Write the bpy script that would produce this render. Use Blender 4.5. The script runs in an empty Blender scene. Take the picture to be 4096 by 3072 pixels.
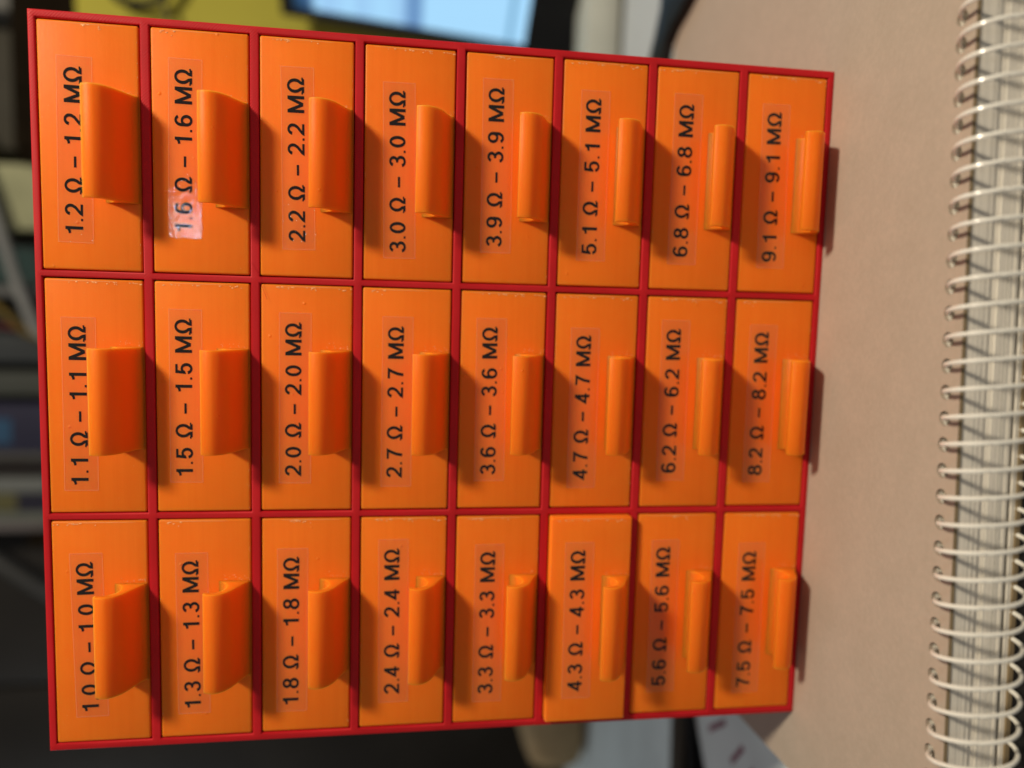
import bpy, bmesh, math, random
from mathutils import Matrix, Vector

random.seed(7)
S = 0.00131                      # one drawing unit in metres
sc = bpy.context.scene
col = sc.collection

# ------------------------------------------------------------------ camera
CAM = Vector((99.576, -174.223, 100.520))
RIGHT = Vector((0.02771184, -0.14599136, -0.98889766))
DOWN = Vector((-0.99497333, -0.0992628, -0.01322789))
FWD = Vector((-0.09622959, 0.98429336, -0.14800826))
cd = bpy.data.cameras.new('camera')
cam = bpy.data.objects.new('camera', cd)
col.objects.link(cam)
m = Matrix.Identity(4)
for i in range(3):
    m[i][0] = RIGHT[i]; m[i][1] = -DOWN[i]; m[i][2] = -FWD[i]; m[i][3] = CAM[i]*S
cam.matrix_world = m
cd.sensor_width = 36.0
cd.lens = 36.0*3093.2/4096.0
cd.clip_start = 0.005
cd.clip_end = 20.0
cd.dof.use_dof = True
cd.dof.focus_distance = 161.5*S
cd.dof.aperture_fstop = cd.lens/(5.0*S*1000.0)
sc.camera = cam

# ------------------------------------------------------------------ light
w = bpy.data.worlds.new('World'); sc.world = w
w.use_nodes = True
bg = w.node_tree.nodes['Background']
bg.inputs[0].default_value = (1.0, 0.95, 0.90, 1)
bg.inputs[1].default_value = 0.18

def area(name, loc, target, sx, sy, power, color, shape='RECTANGLE'):
    ld = bpy.data.lights.new(name, 'AREA')
    ld.shape = shape; ld.size = sx*S; ld.energy = power; ld.color = color
    if shape in ('RECTANGLE', 'ELLIPSE'): ld.size_y = sy*S
    o = bpy.data.objects.new(name, ld); col.objects.link(o)
    o.location = Vector(loc)*S
    o.rotation_euler = (Vector(target)-Vector(loc)).to_track_quat('-Z', 'Y').to_euler()
    return o
area('desk_lamp_light', (405, -322, 565), (80, 0, 85), 86, 86, 8.0, (1.0, 0.87, 0.68), 'DISK')
area('front_glare_light', (160, -520, 266), (124, 0, 150), 17, 17, 0.145, (0.72, 0.86, 1.0))  # small cool source, sized and aimed for the glare on one label

area('paper_fill_light', (-620, 300, 420), (-100, 170, -10), 320, 320, 1.3, (0.80, 0.92, 1.0))  # added cool fill to brighten the papers on the left

sc.view_settings.view_transform = 'Standard'
sc.view_settings.look = 'None'
sc.view_settings.exposure = 0.0
sc.view_settings.gamma = 1.0
sc.view_settings.use_curve_mapping = False

# ------------------------------------------------------------------ materials
def new_mat(name):
    mt = bpy.data.materials.new(name); mt.use_nodes = True
    nt = mt.node_tree
    return mt, nt, nt.nodes['Principled BSDF'], nt.nodes['Material Output']

def coords(nt, scale, rnd=True):
    tc = nt.nodes.new('ShaderNodeTexCoord')
    mp = nt.nodes.new('ShaderNodeMapping')
    mp.inputs['Scale'].default_value = scale
    nt.links.new(tc.outputs['Object'], mp.inputs['Vector'])
    if rnd:
        oi = nt.nodes.new('ShaderNodeObjectInfo')
        ml = nt.nodes.new('ShaderNodeMath'); ml.operation = 'MULTIPLY'; ml.inputs[1].default_value = 37.0
        nt.links.new(oi.outputs['Random'], ml.inputs[0])
        nt.links.new(ml.outputs[0], mp.inputs['Location'])
    return mp.outputs['Vector']

def noise(nt, vec, scale, detail=3.0, rough=0.55):
    n = nt.nodes.new('ShaderNodeTexNoise')
    n.inputs['Scale'].default_value = scale
    n.inputs['Detail'].default_value = detail
    n.inputs['Roughness'].default_value = rough
    nt.links.new(vec, n.inputs['Vector'])
    return n.outputs['Fac']

def bump(nt, h, dist, strength=1.0, prev=None):
    b = nt.nodes.new('ShaderNodeBump')
    b.inputs['Distance'].default_value = dist
    b.inputs['Strength'].default_value = strength
    nt.links.new(h, b.inputs['Height'])
    if prev is not None: nt.links.new(prev, b.inputs['Normal'])
    return b.outputs['Normal']

def ramp(nt, fac, stops):
    r = nt.nodes.new('ShaderNodeValToRGB')
    el = r.color_ramp.elements
    el[0].position = stops[0][0]; el[0].color = (*stops[0][1], 1)
    el[1].position = stops[1][0]; el[1].color = (*stops[1][1], 1)
    for p, c in stops[2:]:
        e = el.new(p); e.color = (*c, 1)
    nt.links.new(fac, r.inputs['Fac'])
    return r.outputs['Color']

def simple(name, c, rough=0.6, var=0.12, scale=60.0, bumpd=0.0, spec=0.4):
    mt, nt, p, o = new_mat(name)
    v = coords(nt, (1, 1, 1))
    n = noise(nt, v, scale)
    lo = tuple(max(0, x*(1-var)) for x in c); hi = tuple(min(1, x*(1+var)) for x in c)
    nt.links.new(ramp(nt, n, [(0.3, lo), (0.7, hi)]), p.inputs['Base Color'])
    p.inputs['Roughness'].default_value = rough
    p.inputs['Specular IOR Level'].default_value = spec
    if bumpd:
        nt.links.new(bump(nt, noise(nt, v, scale*6), bumpd), p.inputs['Normal'])
    return mt

def orange_plastic(name='orange_printed_plastic', glow=0.0, sss=0.6, scl=2.6, lo=(0.90, 0.190, 0.013), hi=(0.95, 0.217, 0.017), rad=(1.0, 0.28, 0.08)):
    mt, nt, p, o = new_mat(name)
    # broad horizontal print bands
    v1 = coords(nt, (14, 14, 620))
    n1 = noise(nt, v1, 1.0, 2.0)
    v2 = coords(nt, (90, 90, 90))
    n2 = noise(nt, v2, 1.0, 3.0)
    mx = nt.nodes.new('ShaderNodeMath'); mx.operation = 'ADD'
    nt.links.new(n1, mx.inputs[0]); nt.links.new(n2, mx.inputs[1])
    half = nt.nodes.new('ShaderNodeMath'); half.operation = 'MULTIPLY'; half.inputs[1].default_value = 0.5
    nt.links.new(mx.outputs[0], half.inputs[0])
    c = ramp(nt, half.outputs[0], [(0.32, lo), (0.68, hi)])
    oi = nt.nodes.new('ShaderNodeObjectInfo')
    vr = nt.nodes.new('ShaderNodeMapRange'); vr.inputs['To Min'].default_value = 0.94; vr.inputs['To Max'].default_value = 1.03
    nt.links.new(oi.outputs['Random'], vr.inputs['Value'])
    hs = nt.nodes.new('ShaderNodeHueSaturation')
    nt.links.new(vr.outputs['Result'], hs.inputs['Value']); nt.links.new(c, hs.inputs['Color'])
    nt.links.new(hs.outputs['Color'], p.inputs['Base Color'])
    p.inputs['Subsurface Weight'].default_value = sss
    p.inputs['Subsurface Radius'].default_value = rad
    p.inputs['Subsurface Scale'].default_value = scl*S
    p.inputs['Specular IOR Level'].default_value = 0.14
    p.inputs['IOR'].default_value = 1.46
    # roughness changes along the print lines
    r = nt.nodes.new('ShaderNodeMapRange')
    r.inputs['To Min'].default_value = 0.38; r.inputs['To Max'].default_value = 0.52
    nt.links.new(n1, r.inputs['Value'])
    nt.links.new(r.outputs['Result'], p.inputs['Roughness'])
    # print lines, fine pimples
    v3 = coords(nt, (40, 40, 2600))
    b1 = bump(nt, noise(nt, v3, 1.0, 2.0), 0.00003, 0.4)
    v4 = coords(nt, (1, 1, 1))
    vo = nt.nodes.new('ShaderNodeTexVoronoi'); vo.inputs['Scale'].default_value = 420.0
    nt.links.new(v4, vo.inputs['Vector'])
    sep = nt.nodes.new('ShaderNodeSeparateColor'); nt.links.new(vo.outputs['Color'], sep.inputs[0])
    gt = nt.nodes.new('ShaderNodeMath'); gt.operation = 'GREATER_THAN'; gt.inputs[1].default_value = 0.965
    nt.links.new(sep.outputs[0], gt.inputs[0])
    dot = nt.nodes.new('ShaderNodeMapRange'); dot.inputs['From Min'].default_value = 0.0; dot.inputs['From Max'].default_value = 0.22
    dot.inputs['To Min'].default_value = 1.0; dot.inputs['To Max'].default_value = 0.0
    nt.links.new(vo.outputs['Distance'], dot.inputs['Value'])
    mu = nt.nodes.new('ShaderNodeMath'); mu.operation = 'MULTIPLY'
    nt.links.new(gt.outputs[0], mu.inputs[0]); nt.links.new(dot.outputs['Result'], mu.inputs[1])
    b2 = bump(nt, mu.outputs[0], 0.00022, 0.9, b1)
    v5 = coords(nt, (900, 900, 1500))
    b3 = bump(nt, noise(nt, v5, 1.0, 2.0), 0.00004, 0.5, b2)
    nt.links.new(b3, p.inputs['Normal'])
    if glow:                     # thin printed walls let some light through
        tl = nt.nodes.new('ShaderNodeBsdfTranslucent'); tl.inputs['Color'].default_value = (1.0, 0.10, 0.005, 1)
        ms = nt.nodes.new('ShaderNodeMixShader'); ms.inputs[0].default_value = glow
        nt.links.new(p.outputs[0], ms.inputs[1]); nt.links.new(tl.outputs[0], ms.inputs[2])
        nt.links.new(ms.outputs[0], o.inputs['Surface'])
    return mt

def red_plastic():
    mt, nt, p, o = new_mat('red_printed_plastic')
    v = coords(nt, (1, 1, 1), False)
    n = noise(nt, v, 55.0)
    nt.links.new(ramp(nt, n, [(0.3, (0.46, 0.008, 0.012)), (0.7, (0.55, 0.011, 0.017))]), p.inputs['Base Color'])
    p.inputs['Subsurface Weight'].default_value = 0.25
    p.inputs['Subsurface Radius'].default_value = (1.0, 0.08, 0.08)
    p.inputs['Subsurface Scale'].default_value = 1.0*S
    p.inputs['Roughness'].default_value = 0.55
    p.inputs['Specular IOR Level'].default_value = 0.22
    # diagonal top-layer hatching
    tc = nt.nodes.new('ShaderNodeTexCoord')
    mp = nt.nodes.new('ShaderNodeMapping'); mp.inputs['Rotation'].default_value = (0, math.radians(45), 0)
    nt.links.new(tc.outputs['Object'], mp.inputs['Vector'])
    wv = nt.nodes.new('ShaderNodeTexWave'); wv.wave_type = 'BANDS'; wv.bands_direction = 'X'
    wv.inputs['Scale'].default_value = 520.0; wv.inputs['Distortion'].default_value = 1.2
    wv.inputs['Detail'].default_value = 1.0
    nt.links.new(mp.outputs['Vector'], wv.inputs['Vector'])
    b1 = bump(nt, wv.outputs['Fac'], 0.00005, 0.55)
    b2 = bump(nt, noise(nt, v, 1400.0, 2.0), 0.00008, 0.5, b1)
    nt.links.new(b2, p.inputs['Normal'])
    return mt

def tape_mat(name, haze, hazecol):
    mt, nt, p, o = new_mat(name)
    nt.nodes.remove(p)
    tr = nt.nodes.new('ShaderNodeBsdfTransparent'); tr.inputs[0].default_value = (0.985, 0.985, 0.985, 1)
    df = nt.nodes.new('ShaderNodeBsdfDiffuse'); df.inputs[0].default_value = (*hazecol, 1)
    m1 = nt.nodes.new('ShaderNodeMixShader'); m1.inputs[0].default_value = haze
    nt.links.new(tr.outputs[0], m1.inputs[1]); nt.links.new(df.outputs[0], m1.inputs[2])
    v = coords(nt, (260, 260, 620))
    n = noise(nt, v, 1.0, 4.0, 0.6)
    v2 = coords(nt, (45, 45, 80))
    b0 = bump(nt, noise(nt, v2, 1.0, 1.0), 0.0004, 0.22)
    b = bump(nt, n, 0.00016, 0.55, b0)
    gl = nt.nodes.new('ShaderNodeBsdfGlossy'); gl.inputs['Roughness'].default_value = 0.06
    nt.links.new(b, gl.inputs['Normal'])
    lw = nt.nodes.new('ShaderNodeLayerWeight'); lw.inputs['Blend'].default_value = 0.5
    pw = nt.nodes.new('ShaderNodeMath'); pw.operation = 'POWER'; pw.inputs[1].default_value = 5.0
    nt.links.new(lw.outputs['Facing'], pw.inputs[0])
    fr = nt.nodes.new('ShaderNodeMath'); fr.operation = 'MULTIPLY_ADD'; fr.inputs[1].default_value = 0.95; fr.inputs[2].default_value = 0.04
    nt.links.new(pw.outputs[0], fr.inputs[0])
    m2 = nt.nodes.new('ShaderNodeMixShader')
    nt.links.new(fr.outputs[0], m2.inputs[0])
    nt.links.new(m1.outputs[0], m2.inputs[1]); nt.links.new(gl.outputs[0], m2.inputs[2])
    nt.links.new(m2.outputs[0], o.inputs['Surface'])
    return mt

def kraft():
    mt, nt, p, o = new_mat('kraft_cardboard')
    v = coords(nt, (1, 1, 1), False)
    n = noise(nt, v, 95.0, 4.0, 0.6)
    n2 = noise(nt, v, 700.0, 3.0)
    mx = nt.nodes.new('ShaderNodeMath'); mx.operation = 'ADD'; nt.links.new(n, mx.inputs[0]); nt.links.new(n2, mx.inputs[1])
    hf = nt.nodes.new('ShaderNodeMath'); hf.operation = 'MULTIPLY'; hf.inputs[1].default_value = 0.5; nt.links.new(mx.outputs[0], hf.inputs[0])
    nt.links.new(ramp(nt, hf.outputs[0], [(0.32, (0.41, 0.342, 0.268)), (0.5, (0.435, 0.362, 0.288)), (0.66, (0.465, 0.382, 0.304))]), p.inputs['Base Color'])
    p.inputs['Roughness'].default_value = 0.8
    p.inputs['Specular IOR Level'].default_value = 0.25
    nt.links.new(bump(nt, n2, 0.00005, 0.25), p.inputs['Normal'])
    return mt

def pages_mat():
    mt, nt, p, o = new_mat('page_edges')
    v = coords(nt, (6, 6, 2600), False)
    n = noise(nt, v, 1.0, 3.0, 0.7)
    nt.links.new(ramp(nt, n, [(0.27, (0.14, 0.14, 0.14)), (0.37, (0.58, 0.56, 0.50)), (0.52, (0.83, 0.78, 0.68)), (0.75, (0.88, 0.83, 0.72))]), p.inputs['Base Color'])
    p.inputs['Roughness'].default_value = 0.85
    nt.links.new(bump(nt, n, 0.0003, 0.7), p.inputs['Normal'])
    return mt

ORANGE = orange_plastic()
ORANGE_THIN = orange_plastic('orange_thin_plastic', 0.05, 0.95, 4.0, (0.985, 0.195, 0.011), (0.995, 0.216, 0.014), (1.0, 0.72, 0.35))
BURR_GLINT = simple('pale_burr_glint', (0.95, 0.42, 0.17), 0.25, 0.1, 300, 0.0, 0.5)  # paleness stands in for the highlights on the print burrs
RED = red_plastic()
TAPE = tape_mat('clear_label_tape', 0.014, (0.80, 0.70, 0.70))
TAPE_EDGE = tape_mat('label_tape_edge', 0.13, (0.90, 0.72, 0.62))
INK = simple('black_ink', (0.003, 0.003, 0.003), 0.9, 0.1, 60, 0.0, 0.0)
KRAFT = kraft()
KRAFT_EDGE = simple('kraft_cut_edge', (0.24, 0.18, 0.10), 0.9)
PAGES = pages_mat()
WIRE = simple('cream_coated_wire', (0.82, 0.80, 0.72), 0.22, 0.05, 200, 0.0, 0.6)
DESKM = simple('black_desk', (0.008, 0.008, 0.009), 0.55, 0.3, 40, 0.0, 0.25)
WALLM = simple('grey_wall_paint', (0.20, 0.19, 0.17), 0.9, 0.05, 12)
BLACK = simple('black_plastic', (0.008, 0.008, 0.008), 0.5, 0.3, 50, 0.0, 0.25)
DKBROWN = simple('dark_brown_board', (0.010, 0.007, 0.004), 0.9, 0.3, 30, 0.0, 0.03)

# ------------------------------------------------------------------ mesh helpers
class MB:
    def __init__(s): s.v = []; s.f = []; s.mi = []
    def add(s, vs, fs, mi=0):
        k = len(s.v); s.v += [tuple(x) for x in vs]
        for f in fs: s.f.append([i+k for i in f]); s.mi.append(mi)
    def box(s, x0, x1, y0, y1, z0, z1, mi=0):
        s.add([(x0,y0,z0),(x1,y0,z0),(x1,y1,z0),(x0,y1,z0),(x0,y0,z1),(x1,y0,z1),(x1,y1,z1),(x0,y1,z1)],
              [(0,3,2,1),(4,5,6,7),(0,1,5,4),(1,2,6,5),(2,3,7,6),(3,0,4,7)], mi)
    def prism(s, pts, z0, z1, mi=0):
        n = len(pts)
        s.add([(x,y,z0) for x,y in pts]+[(x,y,z1) for x,y in pts],
              [list(range(n))[::-1], list(range(n,2*n))]+[(i,(i+1)%n,n+(i+1)%n,n+i) for i in range(n)], mi)
    def tube(s, path, r, n=8, mi=0):
        P = [Vector(p) for p in path]; k0 = len(s.v); up = Vector((0.13,0.31,0.94)).normalized(); vs = []
        for i, p in enumerate(P):
            t = (P[min(i+1,len(P)-1)]-P[max(i-1,0)]).normalized()
            a = t.cross(up)
            if a.length < 1e-4: a = t.cross(Vector((1,0,0)))
            a.normalize(); b = t.cross(a); up = -b if False else up
            for j in range(n):
                q = 2*math.pi*j/n
                vs.append(p+a*(r*math.cos(q))+b*(r*math.sin(q)))
        fs = [(i*n+j, i*n+(j+1)%n, (i+1)*n+(j+1)%n, (i+1)*n+j) for i in range(len(P)-1) for j in range(n)]
        fs += [list(range(n))[::-1], [(len(P)-1)*n+j for j in range(n)]]
        s.add(vs, fs, mi)
    def mesh(s, name, mats, bevel=0.0, seg=2, smooth=False, angle=35):
        me = bpy.data.meshes.new(name)
        me.from_pydata([(x*S,y*S,z*S) for x,y,z in s.v], [], s.f)
        for i, pl in enumerate(me.polygons): pl.material_index = s.mi[i]
        for mt in (mats if isinstance(mats, (list, tuple)) else [mats]): me.materials.append(mt)
        bm = bmesh.new(); bm.from_mesh(me)
        bmesh.ops.recalc_face_normals(bm, faces=bm.faces)
        if bevel:
            ed = [e for e in bm.edges if len(e.link_faces) == 2 and e.calc_face_angle(0) > 0.6]
            bmesh.ops.bevel(bm, geom=ed, offset=bevel*S, segments=seg, profile=0.5, affect='EDGES', clamp_overlap=True)
        bm.to_mesh(me); bm.free()
        if smooth or bevel:
            for pl in me.polygons: pl.use_smooth = True
            me.set_sharp_from_angle(angle=math.radians(angle))
        me.update()
        return me

def obj(name, me, parent=None, loc=(0,0,0), rot=(0,0,0)):
    o = bpy.data.objects.new(name, me); col.objects.link(o)
    o.location = Vector(loc)*S; o.rotation_euler = rot
    if parent is not None: o.parent = parent
    return o

def tag(o, label=None, cat=None, group=None, kind=None):
    if label: o['label'] = label
    if cat: o['category'] = cat
    if group: o['group'] = group
    if kind: o['kind'] = kind
    return o

# ------------------------------------------------------------------ setting
DZ = -13.6
b = MB(); b.box(-900, 900, -60, 558, DZ-30, DZ)
tag(obj('desk', b.mesh('desk', DESKM)), kind='structure')
b = MB(); b.box(-1200, 1200, 560, 580, -400, 1100)
tag(obj('wall', b.mesh('wall', WALLM)), kind='structure')

# ------------------------------------------------------------------ cabinet
W, H = 157.0, 174.833
GX, GZ, BX, BZ = 1.8205, 2.2782, 1.7685, 1.6147
DW = (W-2*BX-2*GX)/3
DH = (H-2*BZ-7*GZ)/8
CL = 0.22                        # clearance round a drawer
xs = [0.0]
for c in range(3):
    x0 = BX+c*(DW+GX); xs += [x0-CL, x0+DW+CL]
xs.append(W)
zs = [0.0]
for r in range(7, -1, -1):
    z0 = H-BZ-r*(DH+GZ)-DH; zs += [z0-CL, z0+DH+CL]
zs.append(H)
bm = bmesh.new()
DEP = 118.0
vf = [[bm.verts.new((x*S, 0, z*S)) for z in zs] for x in xs]
for i in range(len(xs)-1):
    for j in range(len(zs)-1):
        if i % 2 == 1 and j % 2 == 1: continue
        bm.faces.new((vf[i][j], vf[i+1][j], vf[i+1][j+1], vf[i][j+1]))
ext = bmesh.ops.extrude_face_region(bm, geom=list(bm.faces))
bmesh.ops.translate(bm, vec=(0, DEP*S, 0), verts=[v for v in ext['geom'] if isinstance(v, bmesh.types.BMVert)])
bmesh.ops.recalc_face_normals(bm, faces=bm.faces)
ed = [e for e in bm.edges if len(e.link_faces) == 2 and e.calc_face_angle(0) > 0.6
      and all(abs(v.co.y) < 1e-7 for v in e.verts)]
bmesh.ops.bevel(bm, geom=ed, offset=0.30*S, segments=2, profile=0.5, affect='EDGES')
me = bpy.data.meshes.new('drawer_cabinet'); bm.to_mesh(me); bm.free()
for pl in me.polygons: pl.use_smooth = True
me.set_sharp_from_angle(angle=math.radians(40))
me.materials.append(RED)
cab = tag(obj('drawer_cabinet', me), 'red 3D-printed cabinet frame holding twenty-four orange drawers, standing on the notebook', 'drawer cabinet')
b = MB(); b.box(0.6, W-0.6, DEP+0.05, DEP+2.0, 0.6, H-0.6)
obj('back_panel', b.mesh('back_panel', RED), cab)
b = MB(); b.tube([(108.24, -0.3, 131.97), (107.68, -0.3, 131.45), (106.22, -0.3, 130.63), (104.96, -0.3, 130.02), (103.53, -0.3, 129.61), (101.95, -0.3, 128.99), (100.2, -0.3, 128.31)], 0.035, 5)
obj('plastic_strand', b.mesh('plastic_strand', RED, smooth=True), cab)

# ------------------------------------------------------------------ lettering
NX, NY = 0.33, 0.24            # pen half width, half height
CH = 3.45
def arc(cx, cy, rx, ry, a0, a1, n=16):
    return [(cx+rx*math.cos(math.radians(a0+(a1-a0)*i/n)), cy+ry*math.sin(math.radians(a0+(a1-a0)*i/n))) for i in range(n+1)]
T0, B0 = CH-NY, NY
GLY = {
 '0': [arc(0, CH/2, .90, CH/2-NY, 90, 450, 32)],
 '1': [[(.40, 0), (.40, CH)], [(.40, 3.10), (.12, 2.82), (-.30, 2.62), (-.72, 2.58)]],
 '2': [arc(0, 2.42, .86, .865, 172, 0, 16)+[(.80, 2.02), (.45, 1.45), (-.25, .88), (-.70, .50), (-.86, B0), (-.6, B0), (1.12, B0)]],
 '3': [arc(0, 2.55, .78, .735, 165, -85, 16)+[(-.25, 1.82)], [(-.25, 1.82)]+arc(0, 1.0, .90, .82, 85, -165, 18)],
 '4': [[(1.16, .93), (-.98, .93), (.42, CH-.12)], [(.48, 0), (.48, CH)]],
 '5': [[(.98, T0), (-.62, T0), (-.80, 1.62)]+arc(.02, 1.15, .88, .985, 150, -165, 20)],
 '6': [arc(0, 1.10, .88, .935, 0, 360, 26), arc(.06, 2.15, .94, 1.135, 36, 178, 16)+[(-.88, 1.1)]],
 '7': [[(-1.05, T0), (.92, T0), (.45, 2.3), (.05, 1.3), (-.18, 0)]],
 '8': [arc(0, 2.58, .78, .705, 90, 450, 26), arc(0, .99, .92, .825, 90, 450, 28)],
 '9': [arc(0, CH-1.10, .88, .935, 0, 360, 26), arc(-.06, CH-2.15, .94, 1.135, 216, 358, 16)+[(.88, CH-1.1)]],
 'O': [[(-1.42, B0), (-.52, B0), (-.60, .62)]+arc(0, 1.92, 1.16, 1.365, 232, -52, 30)+[(.60, .62), (.52, B0), (1.42, B0)],
       [(-1.42, B0), (-1.36, .55)], [(1.42, B0), (1.36, .55)]],
 'M': [[(-1.42, 0), (-1.42, CH)], [(1.42, 0), (1.42, CH)], [(-1.36, CH-.1), (0, .25)], [(1.36, CH-.1), (0, .25)]],
 '-': [[(-1.12, 1.42), (1.12, 1.42)]],
 '.': [[(-.25, .20), (.25, .20)]],
}
ADV = {'O': 3.6, 'M': 4.06, '-': 2.54, '.': 1.4, ' ': 1.74}
def ribbon(mb, pts, ox, lay):
    hy = NY if not (len(pts) == 2 and abs(pts[0][1]-.20) < 1e-6) else 0.20
    q = [(x/NX, y/hy) for x, y in pts]
    n = len(q); closed = (abs(q[0][0]-q[-1][0]) < 1e-6 and abs(q[0][1]-q[-1][1]) < 1e-6 and n > 4)
    L, R = [], []
    for i in range(n):
        a = q[i-1] if i > 0 else (q[-2] if closed else None)
        c = q[i+1] if i < n-1 else (q[1] if closed else None)
        ds = []
        for u, v in ((a, q[i]), (q[i], c)):
            if u is None or v is None: continue
            dx, dy = v[0]-u[0], v[1]-u[1]; l = math.hypot(dx, dy)
            if l > 1e-9: ds.append((dx/l, dy/l))
        tx = sum(d[0] for d in ds); ty = sum(d[1] for d in ds); l = math.hypot(tx, ty) or 1.0
        tx, ty = tx/l, ty/l
        k = 1.0
        if len(ds) == 2:
            k = 1.0/max(0.55, abs(ds[0][0]*tx+ds[0][1]*ty))
        L.append((q[i][0]-ty*k, q[i][1]+tx*k)); R.append((q[i][0]+ty*k, q[i][1]-tx*k))
    yb = -0.030-0.0012*lay
    vs = [(ox+x*NX, yb, y*hy) for x, y in L]+[(ox+x*NX, yb, y*hy) for x, y in R]
    mb.add(vs, [(i, i+1, n+i+1, n+i) for i in range(n-1)])

def lettering(text):
    mb = MB(); x = 0.0; lay = 0
    for ch in text:
        a = ADV.get(ch, 2.75)
        for st in GLY.get(ch, []):
            ribbon(mb, st, x+a/2, lay); lay += 1
        x += a
    xs_ = [v[0] for v in mb.v]
    return mb, min(xs_), max(xs_)

# ------------------------------------------------------------------ drawers
def catmull(P, n=5):
    out = []
    for i in range(len(P)-1):
        p0 = P[max(i-1,0)]; p1 = P[i]; p2 = P[i+1]; p3 = P[min(i+2,len(P)-1)]
        for k in range(n):
            t = k/n
            out.append(tuple(0.5*((2*p1[d])+(-p0[d]+p2[d])*t+(2*p0[d]-5*p1[d]+4*p2[d]-p3[d])*t*t+(-p0[d]+3*p1[d]-3*p2[d]+p3[d])*t**3) for d in (0,1)))
    out.append(P[-1]); return out
HX0, HX1 = 14.0, 35.85
outer = catmull([(-0.3,0.06),(0.5,0.55),(1.6,1.25),(3.9,2.25),(6.2,3.25),(7.75,4.45),(8.55,5.75),(8.68,6.75),(8.42,7.75),(7.95,8.5)])
inner = catmull([(6.95,8.5),(7.25,7.0),(6.8,5.75),(5.5,4.75),(4.0,4.4),(2.3,4.72),(0.9,5.55),(0.12,6.7),(-0.3,7.1)])
prof = outer+inner
def handle_mesh():
    n = len(prof)
    bm = bmesh.new()
    A = [bm.verts.new((HX0*S, -d*S, z*S)) for d, z in prof]
    B = [bm.verts.new((HX1*S, -d*S, z*S)) for d, z in prof]
    capA = bm.faces.new(A); capB = bm.faces.new(B[::-1])
    for i in range(n): bm.faces.new((A[i], B[i], B[(i+1)%n], A[(i+1)%n]))
    bmesh.ops.recalc_face_normals(bm, faces=bm.faces)
    ce = set(capA.edges)|set(capB.edges)
    it, oi = len(outer), len(outer)-1
    bm.verts.ensure_lookup_table()
    tip = [e for e in bm.edges if e.calc_face_angle(0) > 1.0 and abs(e.verts[0].co.z-8.5*S) < 1e-6]
    bmesh.ops.bevel(bm, geom=list(ce|set(tip)), offset=0.26*S, segments=2, profile=0.5, affect='EDGES', clamp_overlap=True)
    me = bpy.data.meshes.new('handle'); bm.to_mesh(me); bm.free()
    for pl in me.polygons: pl.use_smooth = True
    me.set_sharp_from_angle(angle=math.radians(38))
    me.materials.append(ORANGE_THIN)
    return me
HANDLE = handle_mesh()
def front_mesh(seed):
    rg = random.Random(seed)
    me = bpy.data.meshes.new('burr_glint_blobs')
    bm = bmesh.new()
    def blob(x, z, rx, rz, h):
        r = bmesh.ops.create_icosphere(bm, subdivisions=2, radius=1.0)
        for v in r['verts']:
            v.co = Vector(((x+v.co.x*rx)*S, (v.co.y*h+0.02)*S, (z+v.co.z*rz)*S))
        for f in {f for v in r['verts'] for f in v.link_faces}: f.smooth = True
    # painted highlight ridge, then print blobs in clusters along the right-hand edge
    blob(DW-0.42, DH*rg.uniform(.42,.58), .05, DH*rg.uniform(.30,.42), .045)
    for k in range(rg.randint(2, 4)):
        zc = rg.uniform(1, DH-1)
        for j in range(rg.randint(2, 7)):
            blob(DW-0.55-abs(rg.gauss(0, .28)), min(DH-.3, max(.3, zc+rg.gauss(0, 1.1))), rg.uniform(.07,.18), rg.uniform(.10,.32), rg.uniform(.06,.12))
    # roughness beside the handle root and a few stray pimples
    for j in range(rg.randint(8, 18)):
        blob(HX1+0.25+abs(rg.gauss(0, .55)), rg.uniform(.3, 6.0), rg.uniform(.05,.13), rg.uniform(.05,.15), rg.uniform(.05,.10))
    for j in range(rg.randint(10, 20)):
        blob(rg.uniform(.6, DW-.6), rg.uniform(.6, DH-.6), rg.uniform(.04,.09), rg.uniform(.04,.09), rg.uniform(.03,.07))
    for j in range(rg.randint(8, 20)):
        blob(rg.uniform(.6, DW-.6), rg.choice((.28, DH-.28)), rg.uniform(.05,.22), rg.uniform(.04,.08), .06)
    bm.to_mesh(me); bm.free(); me.materials.append(BURR_GLINT)
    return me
BURR_GLINTS = [front_mesh(100+i) for i in range(8)]
b = MB(); b.box(0, DW, 0, 14, 0, DH)
FRONT = b.mesh('front_panel', ORANGE, bevel=0.45, seg=3)

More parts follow.
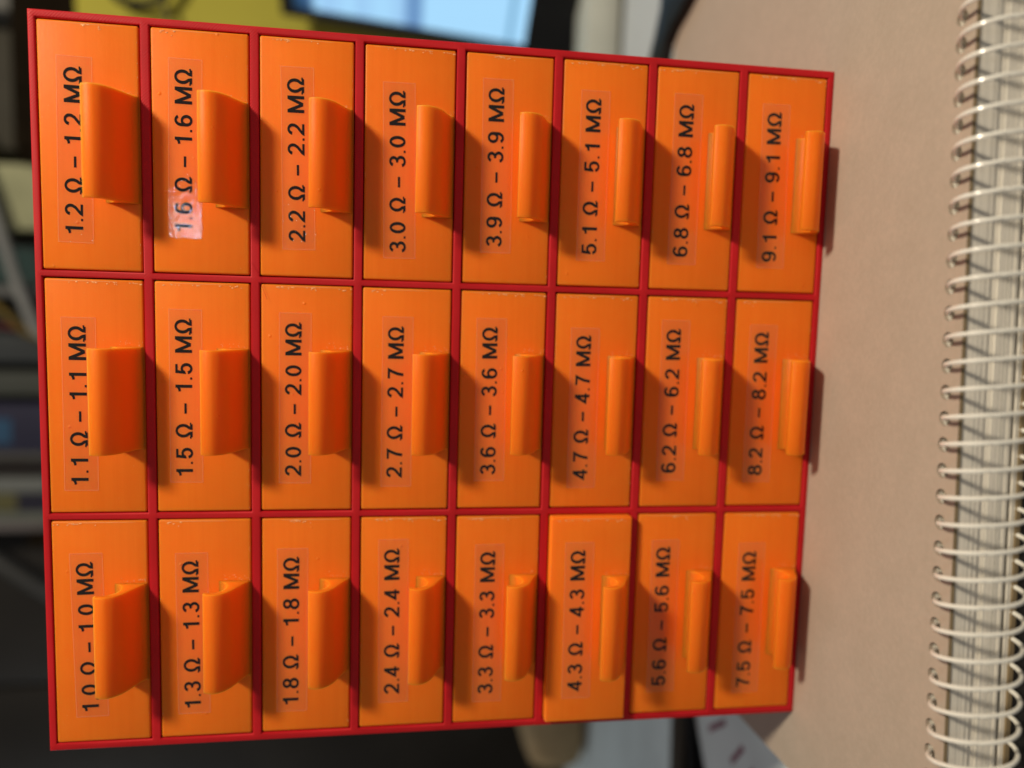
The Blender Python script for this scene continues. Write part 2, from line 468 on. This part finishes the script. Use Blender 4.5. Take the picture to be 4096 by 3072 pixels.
LAB = {
    (0,0): ('1.0', 7.10, 40.94, 10.70, 11.26), (1,0): ('1.1', 6.12, 40.27, 11.71, 11.55), (2,0): ('1.2', 7.41, 41.08, 11.47, 11.00),
    (0,1): ('1.3', 6.75, 40.79, 10.99, 11.22), (1,1): ('1.5', 7.94, 42.17, 12.07, 11.96), (2,1): ('1.6', 8.72, 42.07, 11.68, 11.30),
    (0,2): ('1.8', 6.35, 41.08, 11.49, 11.32), (1,2): ('2.0', 7.63, 41.85, 10.94, 10.89), (2,2): ('2.2', 7.39, 41.88, 10.04, 10.40),
    (0,3): ('2.4', 7.67, 42.59, 10.36, 10.73), (1,3): ('2.7', 7.20, 41.58, 10.43, 10.40), (2,3): ('3.0', 6.13, 40.74, 10.33, 10.82),
    (0,4): ('3.3', 6.85, 41.62, 10.21, 10.33), (1,4): ('3.6', 7.86, 41.99, 10.80, 11.05), (2,4): ('3.9', 8.17, 42.89, 10.78, 10.99),
    (0,5): ('4.3', 7.44, 42.19, 10.81, 11.10), (1,5): ('4.7', 6.44, 40.59, 10.76, 10.97), (2,5): ('5.1', 7.24, 41.87, 10.59, 10.67),
    (0,6): ('5.6', 6.93, 41.95, 10.94, 11.25), (1,6): ('6.2', 8.24, 42.60, 10.99, 11.23), (2,6): ('6.8', 7.53, 42.07, 10.62, 10.63),
    (0,7): ('7.5', 5.67, 40.38, 10.65, 10.83), (1,7): ('8.2', 7.47, 42.35, 10.68, 10.86), (2,7): ('9.1', 7.15, 41.68, 10.27, 10.89),
}
for (c, r), (val, xl, xr, zl, zr) in sorted(LAB.items(), key=lambda t: (t[0][1], t[0][0])):
    x0 = BX+c*(DW+GX); z0 = H-BZ-r*(DH+GZ)-DH
    pull = -2.1 if (c, r) == (0, 5) else random.uniform(0.05, 0.30)
    d = bpy.data.objects.new('drawer', None); col.objects.link(d)
    d.empty_display_size = 0.01
    d.location = Vector((x0+random.uniform(-.06,.06), pull, z0+random.uniform(-.06,.06)))*S
    extra = ', pulled slightly out' if (c, r) == (0, 5) else (', blue-white glare on its label' if (c, r) == (2, 1) else '')
    tag(d, 'orange drawer labelled %s \u03a9 \u2013 %s M\u03a9%s' % (val, val, extra), 'drawer', 'orange drawers in the red cabinet')
    fp = obj('front_panel', FRONT, d)
    obj('burrs_and_glints', BURR_GLINTS[(c*3+r*5+c*r) % 8], fp)  # print burrs with their highlights put into the colour
    obj('handle', HANDLE, d)
    # label tape, turned a little like the real one
    ang = math.atan2(zr-zl, xr-xl)
    mb, a0, a1 = lettering('%s O - %s MO' % (val, val))
    tl = 1.3+random.uniform(-.1,.6); tr = 1.9+random.uniform(-.3,.3)
    Lx = xr-xl
    tb = MB()
    y0, y1 = -0.065, -0.135
    X0, X1, Z0, Z1 = -tl, Lx+tr, -2.0+random.uniform(-.15,.1), 4.75+random.uniform(-.1,.1)
    q = 0.13
    tb.add([(X0,y0,Z0),(X1,y0,Z0),(X1,y0,Z1),(X0,y0,Z1),(X0,y1,Z0),(X1,y1,Z0),(X1,y1,Z1),(X0,y1,Z1),
            (X0+q,y1,Z0+q),(X1-q,y1,Z0+q),(X1-q,y1,Z1-q),(X0+q,y1,Z1-q)], [(8,9,10,11)], 0)
    for f in ((0,1,5,4),(1,2,6,5),(2,3,7,6),(3,0,4,7),(4,5,9,8),(5,6,10,9),(6,7,11,10),(7,4,8,11)):
        tb.f.append(list(f)); tb.mi.append(1)
    tp = obj('label_tape', tb.mesh('label_tape', [TAPE, TAPE_EDGE]), d, (xl, 0, zl), (0, -ang, 0))
    k = Lx/(a1-a0)
    mb.v = [((x-a0)*k, y, z) for x, y, z in mb.v]
    obj('lettering', mb.mesh('lettering', INK), tp)

# ------------------------------------------------------------------ spiral notebook
nb = bpy.data.objects.new('spiral_notebook', None); col.objects.link(nb)
nb.empty_display_size = 0.01
nb.location = Vector((-12.6, -54.2, DZ))*S
nb.rotation_euler = (0, 0, math.radians(3.02))
tag(nb, 'thick spiral notebook with bare kraft cardboard cover lying under the red cabinet', 'notebook')
PITCH, NC, DEPTH, HY, HR = 4.85, 50, 155.0, 3.7, 1.45
LEN = PITCH*NC
def plate(z0, z1, yoff=0.0, holes=True, back=DEPTH):
    mb = MB(); ys = 7.4
    if not holes:
        mb.box(0, LEN, yoff, back, z0, z1); return mb
    n = 16
    for i in range(NC):
        x0, x1 = i*PITCH, (i+1)*PITCH; cx = (x0+x1)/2
        sq = []
        for j in range(n):
            a = 2*math.pi*(j+0.5)/n
            dx, dy = math.cos(a), math.sin(a)
            t = min((PITCH/2)/abs(dx), ((ys-HY) if dy > 0 else (HY-yoff))/abs(dy))
            sq.append((cx+dx*t, HY+dy*t))
        corners = [(x1, ys), (x0, ys), (x0, yoff), (x1, yoff)]
        ci = [(cx+HR*math.cos(2*math.pi*(j+0.5)/n), HY+HR*math.sin(2*math.pi*(j+0.5)/n)) for j in range(n)]
        for z in (z1, z0):
            vs = [(x, y, z) for x, y in sq]+[(x, y, z) for x, y in ci]
            fs = []
            for j in range(n):
                fs.append((j, (j+1) % n, n+(j+1) % n, n+j))
            # fill the four corners of the cell
            for qx, qy in corners:
                best = None
                for j in range(n):
                    s0, s1 = sq[j], sq[(j+1) % n]
                    e0 = abs(s0[0]-qx) < 1e-6 or abs(s0[1]-qy) < 1e-6
                    e1 = abs(s1[0]-qx) < 1e-6 or abs(s1[1]-qy) < 1e-6
                    if e0 and e1 and abs(s0[0]-s1[0]) > 1e-6 and abs(s0[1]-s1[1]) > 1e-6: best = j
                if best is not None:
                    vs.append((qx, qy, z)); fs.append((best, len(vs)-1, (best+1) % n))
            mb.add(vs, fs)
        vs = [(x, y, z1) for x, y in ci]+[(x, y, z0) for x, y in ci]
        mb.add(vs, [(j, (j+1) % n, n+(j+1) % n, n+j) for j in range(n)])
        mb.add([(x0,yoff,z0),(x1,yoff,z0),(x1,yoff,z1),(x0,yoff,z1)], [(0,1,2,3)], 1)
        for (xx) in ([x0] if i == 0 else [])+([x1] if i == NC-1 else []):
            mb.add([(xx,yoff,z0),(xx,ys,z0),(xx,ys,z1),(xx,yoff,z1)], [(0,1,2,3)], 1)
    mb.add([(0,ys,z1),(LEN,ys,z1),(LEN,back,z1),(0,back,z1),(0,ys,z0),(LEN,ys,z0),(LEN,back,z0),(0,back,z0)],
           [(0,1,2,3),(7,6,5,4)], 0)
    k = len(mb.v)-8
    for f in ((1,5,6,2),(2,6,7,3),(3,7,4,0)):
        mb.f.append([k+i for i in f]); mb.mi.append(1)
    return mb
TOP = -DZ                        # cover top in notebook coordinates is world z = 0
obj('cover', plate(TOP-0.75, TOP).mesh('cover', [KRAFT, KRAFT_EDGE]), nb)
pg = MB()
z = TOP-0.8
first = plate(z-3.4, z, 0.25, True, DEPTH-0.6)
pg.add(first.v, first.f); z -= 3.5
while z > 1.5:
    t = random.uniform(0.35, 1.1); t = min(t, z-1.0)
    yo = random.choice((0.15, 0.2, 0.35, 0.6, 1.0))+random.uniform(-.1,.1)
    pg.box(0.2, LEN-0.2, yo, DEPTH-0.6, z-t, z)
    z -= t+random.choice((0.03, 0.05, 0.12, 0.22))
obj('page_block', pg.mesh('page_block', PAGES), nb)
b = plate(0.05, 0.95, 0.0, False); obj('rear_cover', b.mesh('rear_cover', [KRAFT_EDGE, KRAFT_EDGE]), nb)
path = []
YC, ZC, RY, RZ = -0.50, TOP-6.05, 5.9, 8.5
a_hole = math.degrees(math.atan2((TOP-ZC)/RZ, (HY-YC)/RY))
STEP = 12
total = 360*(NC)
for k in range(0, total+1, STEP):
    th = k+a_hole                 # increasing angle: from the hole over the edge to the front, then under
    path.append((PITCH*0.5+PITCH*k/360.0, YC+RY*math.cos(math.radians(th)), ZC+(RZ if math.sin(math.radians(th)) > 0 else 7.1)*math.sin(math.radians(th))))
path = [p for p in path if p[0] < LEN-0.5]
b = MB(); b.tube(path, 0.42, 8)
obj('wire_spiral', b.mesh('wire_spiral', WIRE, smooth=True), nb)

# ------------------------------------------------------------------ things round and behind it
def boxthing(name, label, cat, dims, mat, bevel=1.0, rot=(0,0,0), group=None):
    x0, x1, y0, y1, z0, z1 = dims
    cx, cy = (x0+x1)/2, (y0+y1)/2
    b = MB(); b.box(x0-cx, x1-cx, y0-cy, y1-cy, 0, z1-z0)
    o = obj(name, b.mesh(name, mat, bevel=bevel), None, (cx, cy, z0), rot)
    return tag(o, label, cat, group)

# screen on the right
mon = bpy.data.objects.new('computer_monitor', None); col.objects.link(mon); mon.empty_display_size = 0.01
tag(mon, 'computer monitor with thick black frame and lit pale blue screen, behind right of cabinet', 'monitor')
yaw, tilt, MH, ML = math.radians(54), math.radians(8), 169.5, 255.0
P = Vector((263.044, 300.0, 167.894)); ex = Vector((math.cos(yaw), -math.sin(yaw), 0))
nb_ = Vector((math.sin(yaw), math.cos(yaw), 0))
dn = (Vector((0,0,-1))*math.cos(tilt)-nb_*math.sin(tilt))
back = (-ex.cross(dn)).normalized()
if back.dot(nb_) < 0: back = -back
mm = Matrix.Identity(4)
for i in range(3):
    mm[i][0] = ex[i]; mm[i][1] = back[i]; mm[i][2] = -dn[i]; mm[i][3] = (P+dn*MH)[i]*S
mon.matrix_world = mm
fl, ft, fb = 5.0, 7.0, 30.5
b = MB()
b.box(0, ML, 0, 9, 0, fb); b.box(0, ML, 0, 9, MH-ft, MH); b.box(0, fl, 0, 9, fb, MH-ft); b.box(ML-fl, ML, 0, 9, fb, MH-ft); b.box(fl, ML-fl, 4, 9, fb, MH-ft)
obj('bezel', b.mesh('bezel', BLACK), mon)
smt, nt, p_, o_ = new_mat('lit_screen')
nt.nodes.remove(p_)
em = nt.nodes.new('ShaderNodeEmission'); em.inputs[1].default_value = 1.0
tc = nt.nodes.new('ShaderNodeTexCoord'); sp = nt.nodes.new('ShaderNodeSeparateXYZ')
nt.links.new(tc.outputs['Object'], sp.inputs[0])
mr = nt.nodes.new('ShaderNodeMapRange')
mr.inputs['From Min'].default_value = fb*S; mr.inputs['From Max'].default_value = (MH-ft)*S
nt.links.new(sp.outputs['Z'], mr.inputs['Value'])
lite = (0.40, 0.72, 1.0); pale = (0.34, 0.60, 0.90); mid = (0.16, 0.32, 0.58)
cr = ramp(nt, mr.outputs['Result'], [(0.0, lite), (1.0, (0.02, 0.06, 0.12)), (0.055, lite), (0.06, (0.16,0.36,0.56)), (0.075, (0.16,0.36,0.56)), (0.085, lite),
    (0.44, lite), (0.455, mid), (0.515, mid), (0.53, pale), (0.62, lite), (0.72, pale), (0.75, lite), (0.86, pale), (0.90, lite), (0.93, (0.05,0.12,0.25))])
nt.links.new(cr, em.inputs[0]); nt.links.new(em.outputs[0], o_.inputs['Surface'])
b = MB(); b.box(fl+0.1, ML-fl-0.1, 2.2, 3.8, fb+0.1, MH-ft-0.1)
obj('screen', b.mesh('screen', smt), mon)
b = MB(); b.box(ML*0.5-30, ML*0.5+30, 10, 60, -13.4, -11.5); b.box(ML*0.5-12, ML*0.5+12, 14, 24, -14, 60)
st = obj('stand', b.mesh('stand', BLACK), mon)

# black slab behind the notebook's right corner
pts = [(186,115.5),(194,113.5),(199.5,111),(203,105),(205.5,96),(209,86.5),(217,77),(230,71),(350,64),(350,112),(245,117),(214.5,119.5),(206,125),(199.5,130.5),(186,132)]
b = MB(); b.prism([(x-230, y-105) for x, y in pts], 0, 4.0)
tag(obj('power_adapter', b.mesh('power_adapter', BLACK, bevel=1.0), None, (230, 105, 0.06)), 'flat black plastic adapter with curved side lying across the back of the notebook cover', 'power adapter')

def sheet(name, label, pts, mat, z, group=None, cat='paper'):
    cx = sum(p[0] for p in pts)/len(pts); cy = sum(p[1] for p in pts)/len(pts)
    b = MB(); b.prism([(x-cx, y-cy) for x, y in pts], 0, 0.25)
    return tag(obj(name, b.mesh(name, mat), None, (cx, cy, z)), label, cat, group)
PAPW = simple('white_paper', (0.52, 0.54, 0.53), 0.9, 0.05, 25)
PAPG = simple('greyed_paper', (0.50, 0.52, 0.46), 0.9, 0.10, 25)
PAPB = simple('bluish_paper', (0.74, 0.82, 0.82), 0.9, 0.10, 22)
boxthing('raised_paper_block', 'low greenish white block below the lit screen, paper raised to catch the lamp', 'box', (186, 330, 236, 264, DZ+0.02, 4.5), PAPG, 0.8)  # flat paper built up into a block so the lamp lights it
sheet('paper_sheet', 'whiter paper sheet on desk between the black adapter and raised paper block', [(188,138),(335,126),(345,224),(192,232)], PAPW, DZ+0.02)
sheet('paper_sheet', 'large pale bluish paper sheet on desk left of cabinet', [(-250,118),(-46,112),(-40,292),(-262,300)], PAPB, DZ+0.02)
ps = sheet('paper_sheet', 'pale paper with dark red pen strokes beside the notebook edge', [(-86,24),(-24,18),(-20,72),(-52,92),(-84,66)], PAPB, DZ+0.02)
REDINK = simple('dark_red_ink', (0.26, 0.10, 0.14), 0.7)
b = MB()
cx, cy = (-86-24-20-52-84)/5, (24+18+72+92+66)/5
for (xa, ya, xb, yb) in [(-40,66,-50,79),(-41,52,-51,60),(-44,44,-52,50)]:
    dx, dy = xb-xa, yb-ya; l = math.hypot(dx, dy); nx, ny = -dy/l*1.1, dx/l*1.1
    b.prism([(xa+nx-cx,ya+ny-cy),(xa-nx-cx,ya-ny-cy),(xb-nx-cx,yb-ny-cy),(xb+nx-cx,yb+ny-cy)], 0.27, 0.30)
obj('pen_strokes', b.mesh('pen_strokes', REDINK), ps)
boxthing('ruler', 'dark brown ruler lying along edge of large bluish paper', 'ruler', (-170, -36, 97, 109, DZ+0.3, DZ+2.3), simple('dark_wood', (0.05, 0.036, 0.022), 0.6), 0.3, (0,0,math.radians(3)))
b = MB(); b.tube([(-120,88,2),(-92,85,2),(-66,88,2),(-50,94,2),(-40,92,2),(-30,84,2)], 1.9, 8)
tag(obj('cable', b.mesh('cable', BLACK, smooth=True), None, (0, 0, DZ+0.3)), 'black cable lying between the ruler and red-marked paper', 'cable')
b = MB(); b.tube([(-78,64,2.2),(-66,54,2.2),(-58,44,2.2),(-54,30,2.2)], 2.2, 8)
tag(obj('cable', b.mesh('cable', BLACK, smooth=True), None, (0, 0, DZ+0.3)), 'short black cable lying across the red-marked paper', 'cable')
boxthing('storage_pouch', 'brown rounded pouch on desk at edge of the bluish paper', 'pouch', (-170, -60, 240, 300, DZ+0.3, 23), simple('brown_fabric', (0.36, 0.26, 0.14), 0.9, 0.15, 90, 0.0004), 13)
# black tower at the left
tw = bpy.data.objects.new('computer_tower', None); col.objects.link(tw); tw.empty_display_size = 0.01
tw.location = Vector((-230, 380, DZ))*S
tag(tw, 'large black computer case standing at left behind the cabinet', 'computer')
TWM = simple('black_case_paint', (0.014, 0.012, 0.010), 0.5, 0.25, 14, 0.0, 0.3)
b = MB(); b.box(-330, 172, 5, 175, 0, 560); obj('case', b.mesh('case', TWM, bevel=4), tw)
for (xa, xb) in ((-329, -120), (-117, -40), (-37, 60), (63, 171)):
    b = MB(); b.box(xa, xb, 0, 4.8, 3, 557); obj('front_cover', b.mesh('front_cover', TWM, bevel=1.5), tw)
b = MB(); b.tube([(-46,352,390),(-62,350,362),(-86,350,330),(-112,352,292),(-128,356,250),(-134,362,150),(-130,366,DZ+3)], 5, 10)
tag(obj('cable', b.mesh('cable', simple('grey_rubber', (0.030,0.031,0.030), 0.5), smooth=True)), 'dull grey cable hanging down in front of the black computer case', 'cable')

# shelf unit and what stands on it
sh = bpy.data.objects.new('shelf_unit', None); col.objects.link(sh); sh.empty_display_size = 0.01
sh.location = Vector((180, 340, DZ))*S
tag(sh, 'dark wooden shelf unit standing against the wall behind the cabinet', 'shelf')
def shp(n, x0, x1, y0, y1, z0, z1):
    b = MB(); b.box(x0-180, x1-180, y0-340, y1-340, z0-DZ, z1-DZ); obj(n, b.mesh(n, DKBROWN, bevel=0.6), sh)
shp('board', 187, 330, 335, 558, 288, 327)
shp('board', -52, 180, 342, 558, 224, 240)
shp('side_panel', 180.2, 186.8, 338, 558, DZ, 327)
shp('side_panel', -58.5, -52.2, 342, 558, DZ, 330)
C3 = lambda *a: tuple(a)
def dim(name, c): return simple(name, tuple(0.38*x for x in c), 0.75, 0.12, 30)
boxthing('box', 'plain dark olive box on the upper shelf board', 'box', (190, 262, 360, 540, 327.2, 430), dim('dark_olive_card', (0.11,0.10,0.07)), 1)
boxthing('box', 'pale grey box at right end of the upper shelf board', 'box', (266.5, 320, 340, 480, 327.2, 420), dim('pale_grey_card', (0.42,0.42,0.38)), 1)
items = [  # name, label, category, x0, x1, y0, colour
 ('folder', 'pale green folder standing on the shelf beside its dark upright', 'folder', 140, 179, 345, (0.78,0.80,0.46)),
 ('book', 'thin grey book in front of the dark teal-panelled box', 'book', 99, 105, 346, (0.26,0.27,0.27)),
 ('box', 'slate grey box on shelf beside the coloured wires', 'box', 58, 76, 346, (0.075,0.09,0.10)),
 ('box', 'murky green-grey box on shelf left of the slate one', 'box', 37, 52, 348, (0.11,0.125,0.11)),
 ('book', 'navy book with a bright blue band on its spine', 'book', 1.5, 32, 345, (0.035,0.036,0.10)),
 ('book', 'slim grey book right against the navy one', 'book', -3, 1.2, 346, (0.20,0.20,0.19)),
 ('book', 'black and maroon book between two grey ones', 'book', -15, -3.4, 350, (0.016,0.010,0.010)),
 ('book', 'light grey wide-spined book on the shelf', 'book', -24.5, -15.5, 346, (0.34,0.37,0.36)),
 ('book', 'olive book with navy lower half', 'book', -37, -25, 347, (0.22,0.21,0.08)),
 ('book', 'grey-green thin book beside the olive one', 'book', -43.3, -37.3, 346, (0.27,0.30,0.26)),
 ('book', 'pinkish grey book at left end of the shelf', 'book', -49.5, -43.6, 346, (0.30,0.27,0.27)),
]
for name, lab, cat, xa, xb, y0, c in items:
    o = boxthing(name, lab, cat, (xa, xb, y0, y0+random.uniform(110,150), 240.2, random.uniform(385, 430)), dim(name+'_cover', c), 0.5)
    cx = (xa+xb)/2; cy0 = None
    if 'navy book' in lab:
        d_ = o.dimensions.y/S/2
        b = MB(); b.box(-10, 6, -d_-0.5, -d_-0.03, 98, 112); obj('spine_band', b.mesh('spine_band', dim('blue_band', (0.04,0.16,0.34))), o)
    if 'olive book' in lab:
        d_ = o.dimensions.y/S/2
        b = MB(); b.box(-5.8, 5.8, -d_-0.5, -d_-0.03, 2, 97); obj('spine_panel', b.mesh('spine_panel', dim('navy_panel', (0.02,0.02,0.055))), o)
b = MB(); b.tube([(215,352,362),(190,340,352),(165,336,344),(135,335,335),(105,336,327.5),(80,338,320),(60,341,300),(52,345,242)], 3.6, 10)
tag(obj('cable', b.mesh('cable', dim('pale_grey_cable', (0.50,0.52,0.51)), smooth=True)), 'thick pale grey cable sloping across the green folder and dark box', 'cable')
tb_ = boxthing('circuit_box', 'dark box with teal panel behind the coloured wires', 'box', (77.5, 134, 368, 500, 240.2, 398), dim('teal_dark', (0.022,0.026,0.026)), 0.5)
b = MB(); b.box(2, 24, -66.6, -66.05, 88, 140); obj('front_panel', b.mesh('front_panel', dim('teal_panel', (0.03,0.10,0.10))), tb_)
b = MB(); b.box(-18, -6, -66.6, -66.05, 84, 100); obj('indicator_panel', b.mesh('indicator_panel', dim('maroon_panel', (0.14,0.02,0.02))), tb_)
b = MB(); b.tube([(104,338,352),(96,336,343),(88,335,334),(78,337,326),(70,340,310),(68,344,250)], 2.2, 8)
tag(obj('wire', b.mesh('wire', dim('yellow_wire', (0.30,0.20,0.02)), smooth=True)), 'mustard yellow wire drooping before the shelf boxes', 'wire', 'loose wires on the shelf')
b = MB(); b.tube([(82,340,352),(81,339,340),(79.5,338,330),(78,340,316),(76,343,250)], 1.5, 8)
tag(obj('wire', b.mesh('wire', dim('red_wire', (0.22,0.015,0.02)), smooth=True)), 'dark red wire hanging straight beside the yellow one', 'wire', 'loose wires on the shelf')
boxthing('wall_stand_in', 'olive yellow board set forward as the lit wall between cabinet and monitor', 'board', (196, 440, 322, 325, DZ+0.02, 286), simple('olive_yellow_panel', (0.41, 0.375, 0.05), 0.9, 0.05, 12), 0.3)  # added in place of the wall, which the shelf shades there
b = MB(); b.tube([(300,313,276),(285,312.5,270),(274,312,265),(268.5,312,259),(266.6,312,251),(267.2,312,243),(270,312,236.5),(277,312,231),(290,313,226),(310,315,222)], 2.6, 10)
tag(obj('cable', b.mesh('cable', BLACK, smooth=True)), 'dark cable loop in front of the olive yellow board', 'cable')
b = MB(); b.tube([(271,312,236),(266,312,234.2),(260,312.5,233.2),(252,314,232.6)], 1.6, 10)
tag(obj('cable', b.mesh('cable', simple('olive_cable', (0.10,0.09,0.02), 0.6), smooth=True)), 'thin olive cable end hanging by the dark cable loop', 'cable')
